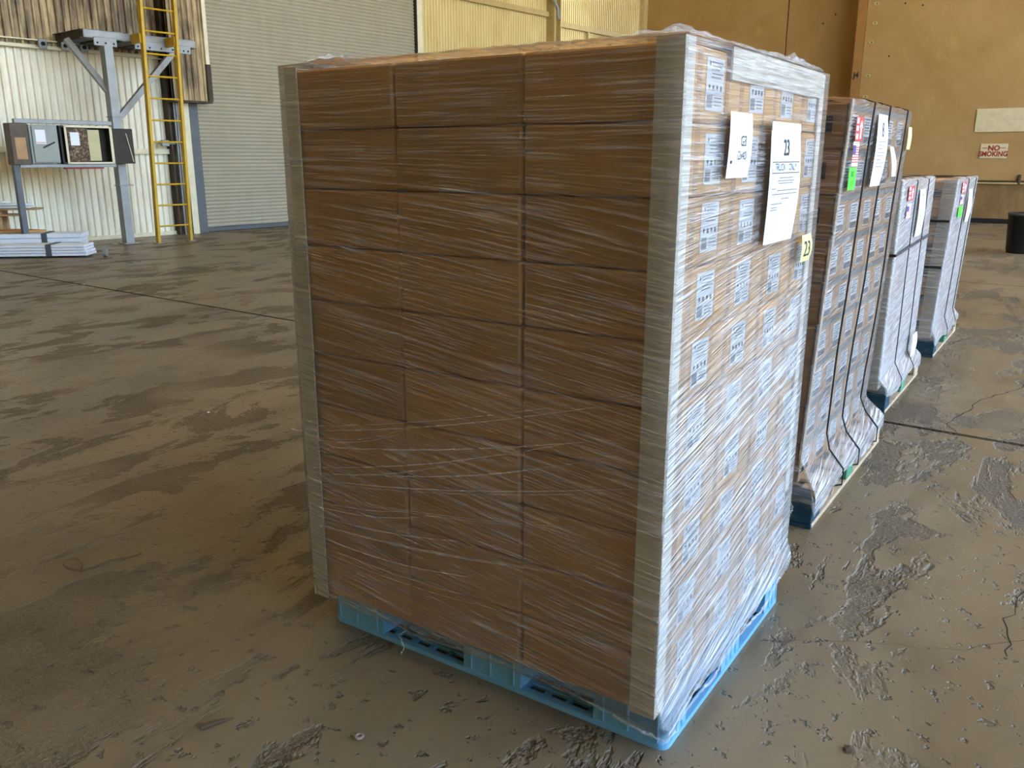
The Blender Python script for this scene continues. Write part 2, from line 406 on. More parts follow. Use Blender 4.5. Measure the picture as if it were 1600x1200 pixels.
# dark column beside the roll-up door with conduits
c = MB(); c.box((.02, -.62, 0), (.22, -.59, HC)); c.box((.02, -.36, 0), (.22, -.33, HC)); c.box((.10, -.62, 0), (.13, -.33, HC)); c.part('dark_column', 'rusty_column', wl_)
for y in (-.52, -.47): MB().tube([(.26, y, 0), (.26, y, HC)], .018, 8).part('conduit', 'steel_grey', wl_)
cd = MB(); cd.tube([(.24, -.42, 3.0), (.24, -.42, 2.05), (.24, -.46, 1.9), (.24, -.58, 1.83), (.24, -.9, 1.83)], .022, 8); cd.part('conduit', 'steel_grey', wl_)
MB().cbox((.2, -.86, 1.77), (.28, -.70, 1.89), .01).part('conduit_box', 'steel_grey', wl_)
b = MB(); b.prism([(.02, -.33), (.24, -.33), (.24, -.19), (.02, -.19)], 0, 2.62); b.part('post_trim', 'cream_paint', wl_)
# roll-up door
dr = wall_empty('door_1', kind='structure'); tag(dr, 'pale ribbed steel roll-up door, closed')
mb = MB(); prof = []; z = .09; pz = .078
while z < HC:
    for f, x in ((0, 0), (.12, .012), (.32, .026), (.55, .026), (.78, .010), (.9, 0)): prof.append((z + f * pz, x))
    z += pz
n = len(prof); mb._a([(x, .06, z) for z, x in prof] + [(x, 6.5, z) for z, x in prof], [(i, n + i, n + i + 1, i + 1) for i in range(n - 1)])
mb.part('curtain', 'sheet_door', dr, True)
MB().cbox((-.02, .06, .005), (.05, 6.5, .09), .006).part('bottom_bar', 'steel_bluegrey', dr)
b = MB(); b.box((-.05, -.16, 0), (.12, -.14, HC)); b.box((.10, -.16, 0), (.12, .04, HC)); b.box((.03, .04, 0), (.12, .08, HC)); b.part('guide', 'steel_bluegrey', dr)
b = MB(); b.box((-.05, 6.46, 0), (.10, 6.50, HC)); b.part('guide', 'panel_dark', dr)
# corrugated hood hanging in front of the door head
hd = wall_empty('trim_1', kind='structure'); tag(hd, 'dirty corrugated boxed-out panel ending above the roll-up door')
corrugated(-.62, .12, 2.66, HC, .5, .12, .025).part('sheeting', 'sheet_dirty', hd)
MB().box((.14, -.64, 2.62), (.53, .2, 2.66)).part('bottom_flashing', 'rusty_column', hd)
MB().box((.14, .12, 2.66), (.50, .15, HC)).part('side_sheet', 'sheet_dirty', hd)
MB().box((.44, .11, 3.37), (.55, .19, HC)).part('corner_flashing', 'cream_paint', hd)
MB().box((.44, .11, 2.66), (.545, .21, 3.37)).part('corner_flashing', 'rusty_column', hd)

# tan partition with column
wb = empty('wall_back', (0, 22.2, 0), kind='structure'); tag(wb, 'tan painted panel partition with exposed column')
MB().box((-11.05, .82, 0), (-6.87, .98, HC)).part('panel', 'tan_wall', wb)
MB().box((-6.84, .82, 0), (-4.6, .98, HC)).part('panel', 'tan_wall', wb)
MB().box((-11.0, .985, 0), (-4.6, 1.02, HC)).part('backing', 'dark_gap', wb)
MB().box((-4.62, 0, 0), (9.0, .98, HC)).part('panel', 'tan_wall', wb)
MB().cbox((-11.2, .60, 0), (-11.04, 1.0, HC), .01).part('edge_post', 'girt_tan', wb)
c = MB(); c.box((-4.84, -.05, 0), (-4.63, -.02, HC)); c.box((-4.84, -.02, 0), (-4.63, .80, HC))
cp = c.part('column', 'column_tan', wb)
text_mb('J4', .17, 0, 0, ((1, 0, 0), (0, 0, 1), (0, -1, 0)), (-4.735, -.053, 3.58), bold=.008).part('lettering', 'ink', cp, label='black stencilled J4')
for (x, z) in ((-4.42, 5.25), (-4.42, 4.80), (-4.46, 4.35), (-4.46, 3.55), (-4.47, 3.05)):
    c = MB().cbox((x - .06, -.02, z - .035), (x + .06, .005, z + .035), .008).part('clip_plate', 'girt_tan', wb)
    MB().tube([(x + .02, -.02, z), (x + .02, -.028, z)], .015, 8).part('rivet', 'ink', c)
for x, z in ((-3.75, 5.2), (-3.35, 5.12), (-4.0, 4.0), (-5.6, 5.2), (-5.9, 5.0)):
    MB().tube([(x, -.001 if x > -4.6 else .819, z), (x, -.008 if x > -4.6 else .812, z)], .022, 8).part('bolt_hole', 'ink', wb)
MB().cbox((-4.6, -.035, 0), (9.0, 0, .11), .01).part('baseboard', 'dark_gap', wb)
for z in (1.0, .95): MB().tube([(-4.5, -.05, z), (9, -.05, z)], .022, 8).part('pipe', 'girt_tan' if z < 1 else 'rusty_column', wb)
MB().cbox((-.80, -.08, .93), (-.74, 0, 1.16), .01).part('pipe_bracket', 'rusty_column', wb)

# white plate and sign on the partition
w = MB().cbox((-1.87, 22.17, 2.14), (-.1, 22.2, 2.68), .006); w.thing('wall_plate', 'tan_paint_light', 'off-white stained rectangular panel on the tan wall above the sign', 'panel')
sg = empty('no_smoking_sign', (-1.40, 22.195, 1.53), 0, 'weathered NO SMOKING sign with dark red letters on the tan wall', 'sign')
MB().cbox((-.29, -.015, 0), (.29, 0, .34), .01).part('board', 'tan_paint_light', sg)
BS = ((1, 0, 0), (0, 0, 1), (0, -1, 0))
text_mb('NO', .16, 0, .235, BS, (0, -.017, 0), 1.0, bold=.006).part('lettering', 'sign_red', sg)
text_mb('SMOKING', .16, 0, .10, BS, (0, -.017, 0), .86, bold=.006).part('lettering', 'sign_red', sg)
b = MB()
for x0, x1 in ((-.25, -.13), (.13, .25)): b.box((x0, -.017, .235), (x1, -.0155, .25))
b.part('rule_line', 'sign_red', sg)
# trash can
tc = empty('trash_can', (-.11, 14.9, 0), 0, 'black round trash can cut off by the right edge', 'trash can')
MB().lathe([(0, .0), (.235, .0), (.245, .02), (.275, .60), (.283, .605), (.283, .655), (.272, .66), (.262, .60), (.225, .03), (0, .03)], 40).part('body', 'black_plastic', tc, True)
MB().lathe([(.284, .625), (.292, .632), (.292, .655), (.282, .664)], 40).part('rim', 'steel_bluegrey', tc, True)
for a in range(0, 360, 45): MB().bar((.246 * math.cos(R(a)), .246 * math.sin(R(a)), .04), (.277 * math.cos(R(a)), .277 * math.sin(R(a)), .58), .012, .01, (math.cos(R(a)), math.sin(R(a)), 0)).part('rib', 'black_plastic', tc)

# ------------------------------------------------------------------ things along the left wall
pf = wall_empty('steel_platform', label='grey steel bracket platform on a post with diagonal braces, beside yellow ladder', cat='platform')
o1 = 1.2
c = MB(); c.box((o1 - .09, -2.30, 0), (o1 + .065, -2.275, 3.45)); c.box((o1 + .065, -2.30, 0), (o1 + .09, -2.15, 3.45)); c.box((o1 - .09, -2.175, 0), (o1 + .065, -2.15, 3.45)); c.part('post', 'steel_grey', pf)
MB().cbox((o1 - .13, -2.36, 0), (o1 + .13, -2.07, .02), .004).part('base_plate', 'steel_grey', pf)
c = MB(); c.box((o1 + .02, -2.62, 3.56), (o1 + .06, -.52, 3.70)); c.box((o1 - .10, -2.62, 3.685), (o1 + .06, -.52, 3.70)); c.box((o1 - .10, -2.62, 3.56), (o1 + .06, -.52, 3.575)); c.part('front_beam', 'steel_grey', pf)
for y in (-2.60, -.60):
    c = MB(); c.box((.10, y, 3.56), (o1 + .02, y + .03, 3.70)); c.box((.10, y - .04, 3.69), (o1, y + .08, 3.70)); c.part('side_beam', 'rusty_column', pf)
MB().box((.10, -2.5, 3.57), (.18, -.5, 3.69)).part('back_beam', 'panel_dark', pf)
for i, y in enumerate((-2.2, -1.85, -1.5, -1.15, -.8)): MB().box((.1, y, 3.56), (o1, y + .30, 3.60)).part('grating', 'panel_dark', pf)
for y0, y1 in ((-2.47, -2.06), (-1.74, -.95), (-.94, -.64)):
    g = MB().cbox((o1 + .06, y0, 3.44), (o1 + .085, y1, 3.585), .008).part('gusset_plate', 'steel_grey', pf)
    for k in range(3 if y1 - y0 < .5 else 4):
        y = y0 + .06 + (y1 - y0 - .12) * k / (2 if y1 - y0 < .5 else 3); MB().tube([(o1 + .085, y, 3.49), (o1 + .095, y, 3.49)], .016, 8).part('bolt', 'dark_gap', g)
MB().bar((o1 + .02, -2.17, 2.22), (o1 + .02, -.98, 3.45), .10, .10, (1, 0, 0)).part('brace', 'steel_grey', pf)
MB().bar((o1 - .05, -2.26, 2.70), (.75, -2.70, 3.56), .10, .08, (1, 0, 0)).part('brace', 'steel_grey', pf)
MB().cbox((o1 - .1, -2.32, 2.25), (o1 + .1, -2.11, 2.27), .004).part('collar', 'steel_grey', pf)
MB().cbox((o1 - .1, -2.32, 1.05), (o1 + .1, -2.05, 1.07), .004).part('collar', 'steel_grey', pf)

ld = wall_empty('wall_ladder', label='tall yellow steel ladder bolted to the floor and grey platform', cat='ladder')
for y0, y1 in ((-1.85, -1.73), (-1.20, -1.10)):
    b = MB(); b.bar((1.6, y0, 0), (1.6, y1 + .06, 6.0), .10, .05, (0, 1, 0)); b.part('rail', 'ladder_yellow', ld)
    MB().cbox((1.52, y0 - .07, 0), (1.68, y0 + .07, .015), .004).part('foot_plate', 'steel_grey', ld)
for k in range(15):
    z = .31 + .38 * k; f = z / 6
    MB().tube([(1.6, -1.85 + .16 * f, z), (1.6, -1.20 + .14 * f, z)], .016, 8).part('rung', 'ladder_yellow', ld)
for y in (-1.77, -1.12): MB().cbox((1.28, y - .03, 3.52), (1.6, y + .03, 3.68), .006).part('standoff', 'ladder_yellow', ld)

def post_empty(name, **kw):
    o = wall_empty(name, **kw); o.location = Vector(WO) + Matrix.Rotation(WR, 3, 'Z') @ Vector((1.04, -.607, 0)); o.scale = (1, .939, .985); return o
ef = post_empty('panel_frame', label='grey strut frame and post carrying the electrical boxes', cat='frame')
MB().cbox((.40, -3.66, 2.13), (.48, -1.95, 2.20), .006).part('top_channel', 'steel_grey', ef)
MB().cbox((.40, -3.66, 1.41), (.48, -1.95, 1.47), .006).part('bottom_channel', 'steel_grey', ef)
MB().cbox((.36, -3.76, 0), (.46, -3.66, 1.47), .006).part('post', 'steel_bluegrey', ef)
MB().cbox((.40, -2.9, 1.385), (.5, -2.2, 1.41), .004).part('conduit_rail', 'red_paint', ef)
e1 = post_empty('switch_box', label='grey electrical disconnect box with lever handle and white notice, left of the open box', cat='electrical box')
MB().cbox((.26, -3.76, 1.46), (.50, -3.46, 2.13), .008).part('gutter_box', 'panel_brown', e1)
MB().cbox((.50, -3.70, 1.55), (.506, -3.52, 1.9), .004).part('label_plate', 'wood_plank', e1)
MB().cbox((.26, -3.46, 1.48), (.52, -2.98, 2.11), .008).part('body', 'panel_grey', e1)
d = MB().cbox((.52, -3.42, 1.50), (.545, -2.99, 2.09), .006).part('door', 'panel_grey', e1)
MB().bar((.56, -3.26, 1.74), (.56, -3.06, 1.83), .02, .03, (1, 0, 0)).part('lever', 'panel_dark', d)
nt = MB().box((.545, -3.37, 1.80), (.549, -3.20, 2.03)).part('notice', 'paper', d)
MB().box((.549, -3.36, 1.815), (.550, -3.21, 1.825)).part('red_line', 'sticker_red', e1)
e2 = post_empty('breaker_box', label='rusty electrical box with its cover swung open to the right', cat='electrical box')
b = MB(); b.box((.26, -2.94, 1.47), (.28, -1.99, 2.11)); b.box((.26, -2.94, 1.47), (.52, -2.91, 2.11)); b.box((.26, -2.02, 1.47), (.52, -1.99, 2.11)); b.box((.26, -2.94, 1.47), (.52, -1.99, 1.50)); b.box((.26, -2.94, 2.08), (.52, -1.99, 2.11)); b.part('body', 'panel_dark', e2)
b = MB(); b.box((.52, -2.86, 1.47), (.53, -1.99, 1.50)); b.box((.52, -2.86, 2.08), (.53, -1.99, 2.11)); b.box((.52, -2.86, 1.47), (.53, -2.82, 2.11)); b.box((.52, -2.04, 1.47), (.53, -1.99, 2.11)); b.part('rim', 'cream_paint', e2)
MB().box((.48, -2.80, 1.51), (.51, -2.44, 2.07)).part('rusty_cover', 'rust', e2)
MB().box((.51, -2.76, 1.78), (.515, -2.60, 2.0)).part('notice', 'paper', e2)
MB().cbox((.40, -2.42, 1.52), (.46, -2.20, 2.05), .006).part('breaker_panel', 'panel_cream', e2)
MB().box((.30, -2.20, 1.5), (.32, -2.02, 2.08)).part('inner_back', 'panel_dark', e2)
MB().cbox((.44, -1.97, 1.47), (.50, -1.58, 2.08), .006).part('cover', 'panel_dark', e2)
MB().bar((.51, -1.72, 2.0), (.51, -1.62, 1.5), .012, .012, (1, 0, 0)).part('cover_stay', 'cream_paint', e2)

# bundles of trim lying at the left
def bundle(end, ang, L, layers, w, z0, lay_h, label, name='trim_bundle', lift=None):
    e = empty(name, (end[0], end[1], 0), ang, label, 'trim bundle')
    for k in range(layers):
        s = random.uniform(-.03, .03)
        MB().cbox((-L + s, 0, z0 + k * lay_h), (s, w, z0 + (k + 1) * lay_h - .006), .005).part('trim_length', 'panel_white_blue', e)
    for x in (-.62, -1.9):
        MB().cbox((x, -.006, z0 - .004), (x + .09, w + .006, z0 + layers * lay_h + .004), .004).part('band', 'steel_bluegrey', e)
    return e
ang = math.atan2(.91, 1.04)
bundle((-12.55, 5.75), ang, 2.3, 4, .45, .03, .045, 'pale blue-white trim lengths strapped flat, bundle nearest on the floor')
b2 = bundle((-13.35, 6.15), ang + R(6), 2.3, 3, .5, .10, .075, 'pale trim lengths strapped together on a red block, rear bundle')
for x in (-.35, -2.1): MB().cbox((x, .1, 0), (x + .14, .4, .10), .006).part('block', 'red_paint', b2)
e = empty('cardboard_sheet', (-13.9, 5.9, .33), ang + R(4), 'brown cardboard sheet lying on the rear trim bundle', 'cardboard sheet')
MB().prism([(-1.7, -.02), (-.35, -.02), (-.1, .2), (-.5, .45), (-1.7, .45)], 0, .03).part('sheet', 'cardboard_dark', e)
rk = empty('plank_stack', (-14.0, 6.25, 0), ang + R(2), 'thin planks and white boards sticking out at left, raised on trestle', 'planks')
for k, (z, x, m_) in enumerate(((.58, -.75, 'wood_plank'), (.68, -.42, 'wood_plank'), (.715, -.55, 'panel_white_blue'), (.76, -.60, 'panel_white_blue'), (.80, -1.0, 'panel_white_blue'))):
    MB().cbox((-1.5, .0 + .02 * k, z), (x, .35, z + (.028 if k > 1 else .03)), .004).part('plank', m_, rk)
for x in (-1.42, -1.1):
    MB().cbox((x, 0, 0), (x + .08, .08, .58), .004).part('trestle_leg', 'wood_plank', rk); MB().cbox((x, .28, 0), (x + .08, .36, .58), .004).part('trestle_leg', 'wood_plank', rk)
    MB().cbox((x, 0, .61), (x + .08, .36, .68), .004).part('spacer', 'wood_plank', rk)
MB().tube([(-12.46, 5.98, .065), (-12.42, 6.015, .065)], .065, 20).thing('pipe_end', 'steel_grey', 'short grey round pipe cap at the end of the nearest trim bundle', 'pipe')

# ------------------------------------------------------------------ cartons
def carton_mesh(w, d, h, mat, c=.006): return MB().cbox((-w / 2, -d / 2, 0), (w / 2, d / 2, h), c).mesh('carton', mat)
def label_meshes(lw, lh, style):
    """label on a +x face: local y to the right of the viewer, z up"""
    lb = MB().box((0, -lw / 2, -lh / 2), (.0012, lw / 2, lh / 2)).mesh('label', 'sticker_label'); X = .0018
    def q(b, y0, z0, y1, z1): b.quad((X, y0 * lw, z0 * lh), (X, y1 * lw, z0 * lh), (X, y1 * lw, z1 * lh), (X, y0 * lw, z1 * lh))
    dk, gr = MB(), MB()
    if style == 0:
        for k in range(4):
            y = -.38 + k * .22
            if k % 2: q(dk, y, -.12, y + .10, -.02)
            else: dk._a([(X, (y + .05) * lw, -.13 * lh), (X, (y + .11) * lw, -.04 * lh), (X, (y + .05) * lw, .0), (X, (y - .01) * lw, -.04 * lh)], [(0, 1, 2, 3)])
        q(dk, -.36, .34, -.30, .42)
        q(gr, -.44, -.44, -.14, -.20)
        for k, z in enumerate((.40, .33, .26, .19, .12)): q(gr, -.26 + (k % 2) * .06, z, .42 - (k % 3) * .1, z + .025)
        for z in (-.26, -.33, -.40): q(gr, -.02, z, .40, z + .025)
    else:
        q(dk, -.46, -.46, .46, -.22)
        for k, z in enumerate((.38, .28, .18, .08, -.02, -.12)): q(dk if k % 3 == 0 else gr, -.42, z, .42 - (k % 2) * .2, z + .045)
    return lb, dk.mesh('print', 'ink'), gr.mesh('print', 'ink_grey')
def add_label(car, meshes, x, y, z, rz=0):
    l = link('label', meshes[0], car, (x, y, z), (0, 0, rz)); link('print', meshes[1], l); link('print', meshes[2], l)

# --- stack 1 : blue plastic pallet
X0, X1, Y0, Y1, ZB, ZT = -1.250, -.016, -.038, 1.088, .133, 1.808
PX = [-1.250, -.845, -.430, -.016]; cw, cd_, chh = .411, .2815, .1675
cm = carton_mesh(cw - .003, cd_ - .006, chh - .004, 'cardboard')
lm0 = label_meshes(.112, .118, 0)
tape = MB().box((0, -.014, 0), (.001, .014, chh - .008)).mesh('tape', 'clear_tape')
names_l = {0: 'far-left column of plain side', 1: 'middle column of plain side'}
names_r = {1: 'second labelled column from near corner post', 2: 'third labelled column from near corner post', 3: 'rearmost labelled column'}
for r in range(10):
    zz = ZB + r * chh
    for key in [('l', 0), ('l', 1), ('c', 0), ('r', 1), ('r', 2), ('r', 3)]:
        i = key[1] if key[0] == 'l' else 2; j = key[1] if key[0] == 'r' else 0
        x = (PX[i] + PX[i + 1]) / 2 + random.uniform(-.002, .002); y = Y0 + cd_ * (j + .5) + random.uniform(-.003, .003)
        where = names_l[i] if key[0] == 'l' else names_r[j] if key[0] == 'r' else 'nearest corner column behind white post'
        e = empty('carton', (x, y, zz), R(random.uniform(-.5, .5)), 'brown carton, %s, %s, blue plastic pallet' % (layer_name(9 - r, 10), where), 'carton', 'cartons on the blue plastic pallet')
        b = link('body', cm, e); 
        if r < 9: b.rotation_euler = (R(random.uniform(-.1, .1)), R(random.uniform(-.25, .25)), 0)
        if key[0] != 'l':
            add_label(e, lm0, cw / 2 - .001, .065 + random.uniform(-.008, .008), chh * .52 + random.uniform(-.006, .006))
            link('tape', tape, e, (cw / 2 - .0012, -.045 + random.uniform(-.01, .01), .002))
# plastic pallet
px0, px1, py0, py1 = -1.24, .01, .01, 1.01
pl = empty('plastic_pallet', (0, 0, 0), 0, 'light blue plastic pallet under the front stack', 'pallet')
def deck(z0, z1, xs, ysl):
    """grid deck: strips of lattice between rails"""
    mb = MB()
    def lattice_x(ya, yb):      # strip running along x
        for yy in (ya, yb - .022, (ya + yb) / 2 - .011): mb.cbox((px0 + .024, yy, z0), (px1 - .024, yy + .022, z1), .003)
        x = px0 + .03
        while x < px1 - .03: mb.box((x, ya + .004, z0 + .001), (x + .018, yb - .004, z1 - .001)); x += .074
    def lattice_y(xa, xb):
        for xx in (xa, xb - .022, (xa + xb) / 2 - .011): mb.cbox((xx, py0 + .02, z0 + .0005), (xx + .022, py1 - .02, z1 - .0005), .003)
        y = py0 + .03
        while y < py1 - .03: mb.box((xa + .004, y, z0 + .001), (xb - .004, y + .018, z1 - .001)); y += .070
    for a, b in ysl: lattice_x(max(a, py0 + .006), min(b, py1 - .006))
    for a, b in xs: lattice_y(max(a, px0 + .006), min(b, px1 - .006))
    return mb
deck(0, .014, [(px0, px0 + .12), (-.675, -.555), (px1 - .12, px1)], [(py0, py0 + .12), (.45, .57), (py1 - .12, py1)]).part('bottom_deck', 'blue_plastic', pl)
tp = deck(.104, .130, [(px0, px0 + .13), (-.9, -.77), (-.64, -.50), (-.35, -.22), (px1 - .13, px1)], [(py0, py0 + .13), (.28, .41), (.45, .57), (.62, .75), (py1 - .13, py1)])
tp.part('top_deck', 'blue_plastic', pl)
def rrect(x0, x1, y0, y1, r, n=5, corners=(1, 1, 1, 1)):
    pts = []
    for (cx, cy, a0, on) in ((x1 - r, y0 + r, -90, corners[0]), (x1 - r, y1 - r, 0, corners[1]), (x0 + r, y1 - r, 90, corners[2]), (x0 + r, y0 + r, 180, corners[3])):
        if not on:
            sx = r if cx > (x0 + x1) / 2 else -r; sy = r if cy > (y0 + y1) / 2 else -r; pts.append((cx + sx, cy + sy)); continue
        for k in range(n + 1): a = R(a0 + 90 * k / n); pts.append((cx + r * math.cos(a), cy + r * math.sin(a)))
    return pts
for (xa, xb) in ((px0, -1.01), (-.675, -.462), (-.215, px1)):
    for (ya, yb) in ((py0, .150), (.43, .590), (.85, py1)):
        co = (xb == px1 and ya == py0, xb == px1 and yb == py1, xa == px0 and yb == py1, xa == px0 and ya == py0)
        i_ = .0025; b = MB(); b.prism(rrect(max(xa, px0 + i_), min(xb, px1 - i_), max(ya, py0 + i_), min(yb, py1 - i_), .028, 5, co), .0145, .103); bl = b.part('block', 'blue_plastic', pl)
        if ya == py0:
            r_ = MB()
            for f in (.12, .46, .86): r_.cbox((xa + (xb - xa) * f, ya - .001, .020), (xa + (xb - xa) * f + .008, ya + .006, .102), .002)
            r_.part('rib', 'blue_plastic', bl)
        if xb == px1:
            r_ = MB()
            for f in (.25, .5, .75): r_.cbox((xb - .006, ya + (yb - ya) * f, .020), (xb + .001, ya + (yb - ya) * f + .008, .102), .002)
            r_.part('rib', 'blue_plastic', bl)
# rims with rounded corners
def rim(z0, z1, wd):
    o = rrect(px0, px1, py0, py1, .03); i = rrect(px0 + wd, px1 - wd, py0 + wd, py1 - wd, .02); n = len(o); mb = MB()
    vs = [(x, y, z0) for x, y in o] + [(x, y, z1) for x, y in o] + [(x, y, z0) for x, y in i] + [(x, y, z1) for x, y in i]
    fs = []
    for k in range(n):
        j = (k + 1) % n
        fs += [(k, j, n + j, n + k), (2 * n + j, 2 * n + k, 3 * n + k, 3 * n + j), (n + k, n + j, 3 * n + j, 3 * n + k), (j, k, 2 * n + k, 2 * n + j)]
    mb._a(vs, fs); return mb
rim(0, .017, .022).part('bottom_rim', 'blue_plastic', pl); rim(.100, .1315, .02).part('top_rim', 'blue_plastic', pl)

# --- corner boards
def lboard(x, y, sx, sy, fx, fy, z0, z1, th=.005):
    """L profile: outer corner at x,y; flange fx along x (towards sx), fy along y (towards sy)"""
    mb = MB()
    pts = [(x, y), (x + sx * fx, y), (x + sx * fx, y + sy * th), (x + sx * th, y + sy * th), (x + sx * th, y + sy * fy), (x, y + sy * fy)]
    if sx * sy < 0: pts = pts[::-1]
    return mb.prism(pts, z0, z1)
g = 'white edge boards on the front stack'
lboard(X1 + .006, Y0 - .006, -1, 1, .068, .058, .60, 1.815).thing('corner_board', 'board_white', 'upper white corner board on the nearest edge of the front stack', 'corner board', g)
lboard(X1 + .0125, Y0 - .0125, -1, 1, .072, .058, .135, .66).thing('corner_board', 'board_white', 'lower white corner board overlapping at the nearest edge, above blue pallet', 'corner board', g)
lboard(X0 - .006, Y0 - .006, 1, 1, .050, .058, .95, 1.812).thing('corner_board', 'board_white', 'upper cream corner board on the far-left edge of the front stack', 'corner board', g)
lboard(X0 - .0125, Y0 - .0125, 1, 1, .062, .058, .12, 1.30).thing('corner_board', 'board_white', 'lower cream corner board on the far-left edge of the front stack', 'corner board', g)
lboard(X1 + .006, Y1 + .006, -1, -1, .06, .045, .40, 1.815).thing('corner_board', 'board_white', 'white corner board on the rear right edge of the front stack', 'corner board', g)
mb = MB(); mb.box((X1 + .0065, .235, 1.742), (X1 + .0115, 1.05, 1.822)); mb.box((X1 - .06, .235, 1.8165), (X1 + .0115, 1.05, 1.8215)); mb.thing('top_edge_board', 'board_white', 'white board along the top edge of the labelled side, front stack', 'edge board', g)

# --- stretch film
def film(name, mat, rect, ztop, zlow, label, slope, dens, amp=.0035, du=.012, dv=.012, fold=.16, tuft=.02, seed=0, zskirt=None):
    """closed wrap. rect(z) -> x0,x1,y0,y1 ; zlow(u) lower edge ; slope(face) in-plane streak slope ; dens(face,f,z)"""
    x0, x1, y0, y1 = rect(ztop); sides = [x1 - x0, y1 - y0, x1 - x0, y1 - y0]
    cols = []; u = 0
    for fc in range(4):
        n = max(2, int(sides[fc] / du)) if fc < 2 else max(2, int(sides[fc] / .06))
        for k in range(n): cols.append((fc, k / n, u + sides[fc] * k / n))
        u += sides[fc]
    total = u; nc = len(cols); nv = int((ztop - .05) / dv); nf = 8
    vs = []; uvs = []; dn = []
    nrm = [(0, -1), (1, 0), (0, 1), (-1, 0)]
    for iv in range(nv + 1 + nf):
        for fc, f, uu in cols:
            zl = zlow(fc, f)
            if iv <= nv: z = zl + (ztop - zl) * iv / nv; ins = 0
            else: z = ztop; ins = (iv - nv) / nf * fold
            a0, a1, b0, b1 = rect(z)
            if ins: a0 += ins; a1 -= ins; b0 += ins; b1 -= ins
            px, py = [(a0 + (a1 - a0) * f, b0), (a1, b0 + (b1 - b0) * f), (a1 - (a1 - a0) * f, b1), (a0, b1 - (b1 - b0) * f)][fc]
            sl = slope(fc, z); w = z - sl * (f * sides[fc])
            if fc < 2:
                e = min(f, 1 - f) * sides[fc]; fade = min(1, e / .05)
                d = (noise.noise((uu * 2.2 + seed, w * 26, seed)) * .6 + noise.noise((uu * 5, w * 60, 3 + seed)) * .4) * amp * fade
                d += max(0, noise.noise((uu * 6, z * 5, 9 + seed))) * amp * 1.2 * fade
            else: d = 0
            nx, ny = nrm[fc]; px += nx * d; py += ny * d
            if ins: z += (.004 + tuft * max(0, noise.noise((px * 9, py * 9, seed + 2)) + .15) * math.sin(math.pi * min(1, (iv - nv) / nf + .15)) + noise.noise((px * 30, py * 30, 1)) * .004)
            if iv == 0 and fc < 2: z += noise.noise((uu * 14, 0, seed)) * .012
            vs.append((px, py, z)); uvs.append((uu + fc * 3.1, w)); dn.append(dens(fc, f, z))
    fs = []
    for iv in range(nv + nf):
        for k in range(nc):
            j = (k + 1) % nc
            fs.append((iv * nc + k, iv * nc + j, (iv + 1) * nc + j, (iv + 1) * nc + k))
    me = bpy.data.meshes.new(name); c = Vector(((x0 + x1) / 2, (y0 + y1) / 2, .05))
    me.from_pydata([tuple(Vector(q) - c) for q in vs], [], fs); me.update(); me.shade_smooth(); me.materials.append(M[mat])
    uvl = me.uv_layers.new(name='UVMap'); flat = []
    for f in fs:
        us = [uvs[i] for i in f]
        if abs(us[1][0] - us[0][0]) > 1: us = [us[0], (us[0][0] + .01, us[0][1]), (us[3][0] + .01, us[3][1]), us[3]]
        for q in us: flat += q
    uvl.data.foreach_set('uv', flat)
    at = me.attributes.new('dens', 'FLOAT', 'POINT'); at.data.foreach_set('value', dn)
    o = bpy.data.objects.new(name, me); COL.objects.link(o); o.location = c; tag(o, label, 'stretch film'); return o
def sm(a, b, x): t_ = max(0, min(1, (x - a) / (b - a))); return t_ * t_ * (3 - 2 * t_)
def rect1(z):
    k = 1 - sm(.135, .21, z); ky = 1 - sm(.07, .128, z); g = .017
    a0, a1, b0, b1 = X0 - g, X1 + g, Y0 - g, Y1 + g
    return (a0 + (px0 - .008 - a0) * k, a1 + (px1 + .010 - a1) * k, b0 + (py0 - .010 - b0) * ky, b1 + (py1 + .008 - b1) * ky)
def zlow1(fc, f):
    if fc == 0: return .118 - .022 * sm(.2, .55, f) - .052 * sm(.72, .97, f)
    if fc == 1: return .046 + .045 * sm(.02, .3, f) + .02 * math.sin(f * 11) + .03 * sm(.6, 1, f)
    return .09
def dens1(fc, f, z):
    if fc == 1:
        edge = .95 + .22 * f + .05 * noise.noise((f * 4, z * 3, 1))
        d = .30 + .70 * (1 - sm(edge - .10, edge + .06, z))
        gap = math.exp(-((z - (.55 + .30 * f)) / .05) ** 2); return d * (1 - .45 * gap)
    if fc == 0: return .06 + .16 * (1 - sm(.55, 1.35, z)) + .06 * (1 - sm(.1, .35, z))
    return .3
def slope1(fc, z): return (-.13 * (1 - sm(1.25, 1.65, z)) - .0) if fc == 0 else (.16 * (1 - sm(1.15, 1.6, z))) if fc == 1 else 0
F1 = film('stretch_film', 'film', rect1, 1.818, zlow1, 'clear stretch film wrapped around the front carton stack, over blue pallet', slope1, dens1, .0045, .009, .009, seed=1, tuft=.014)
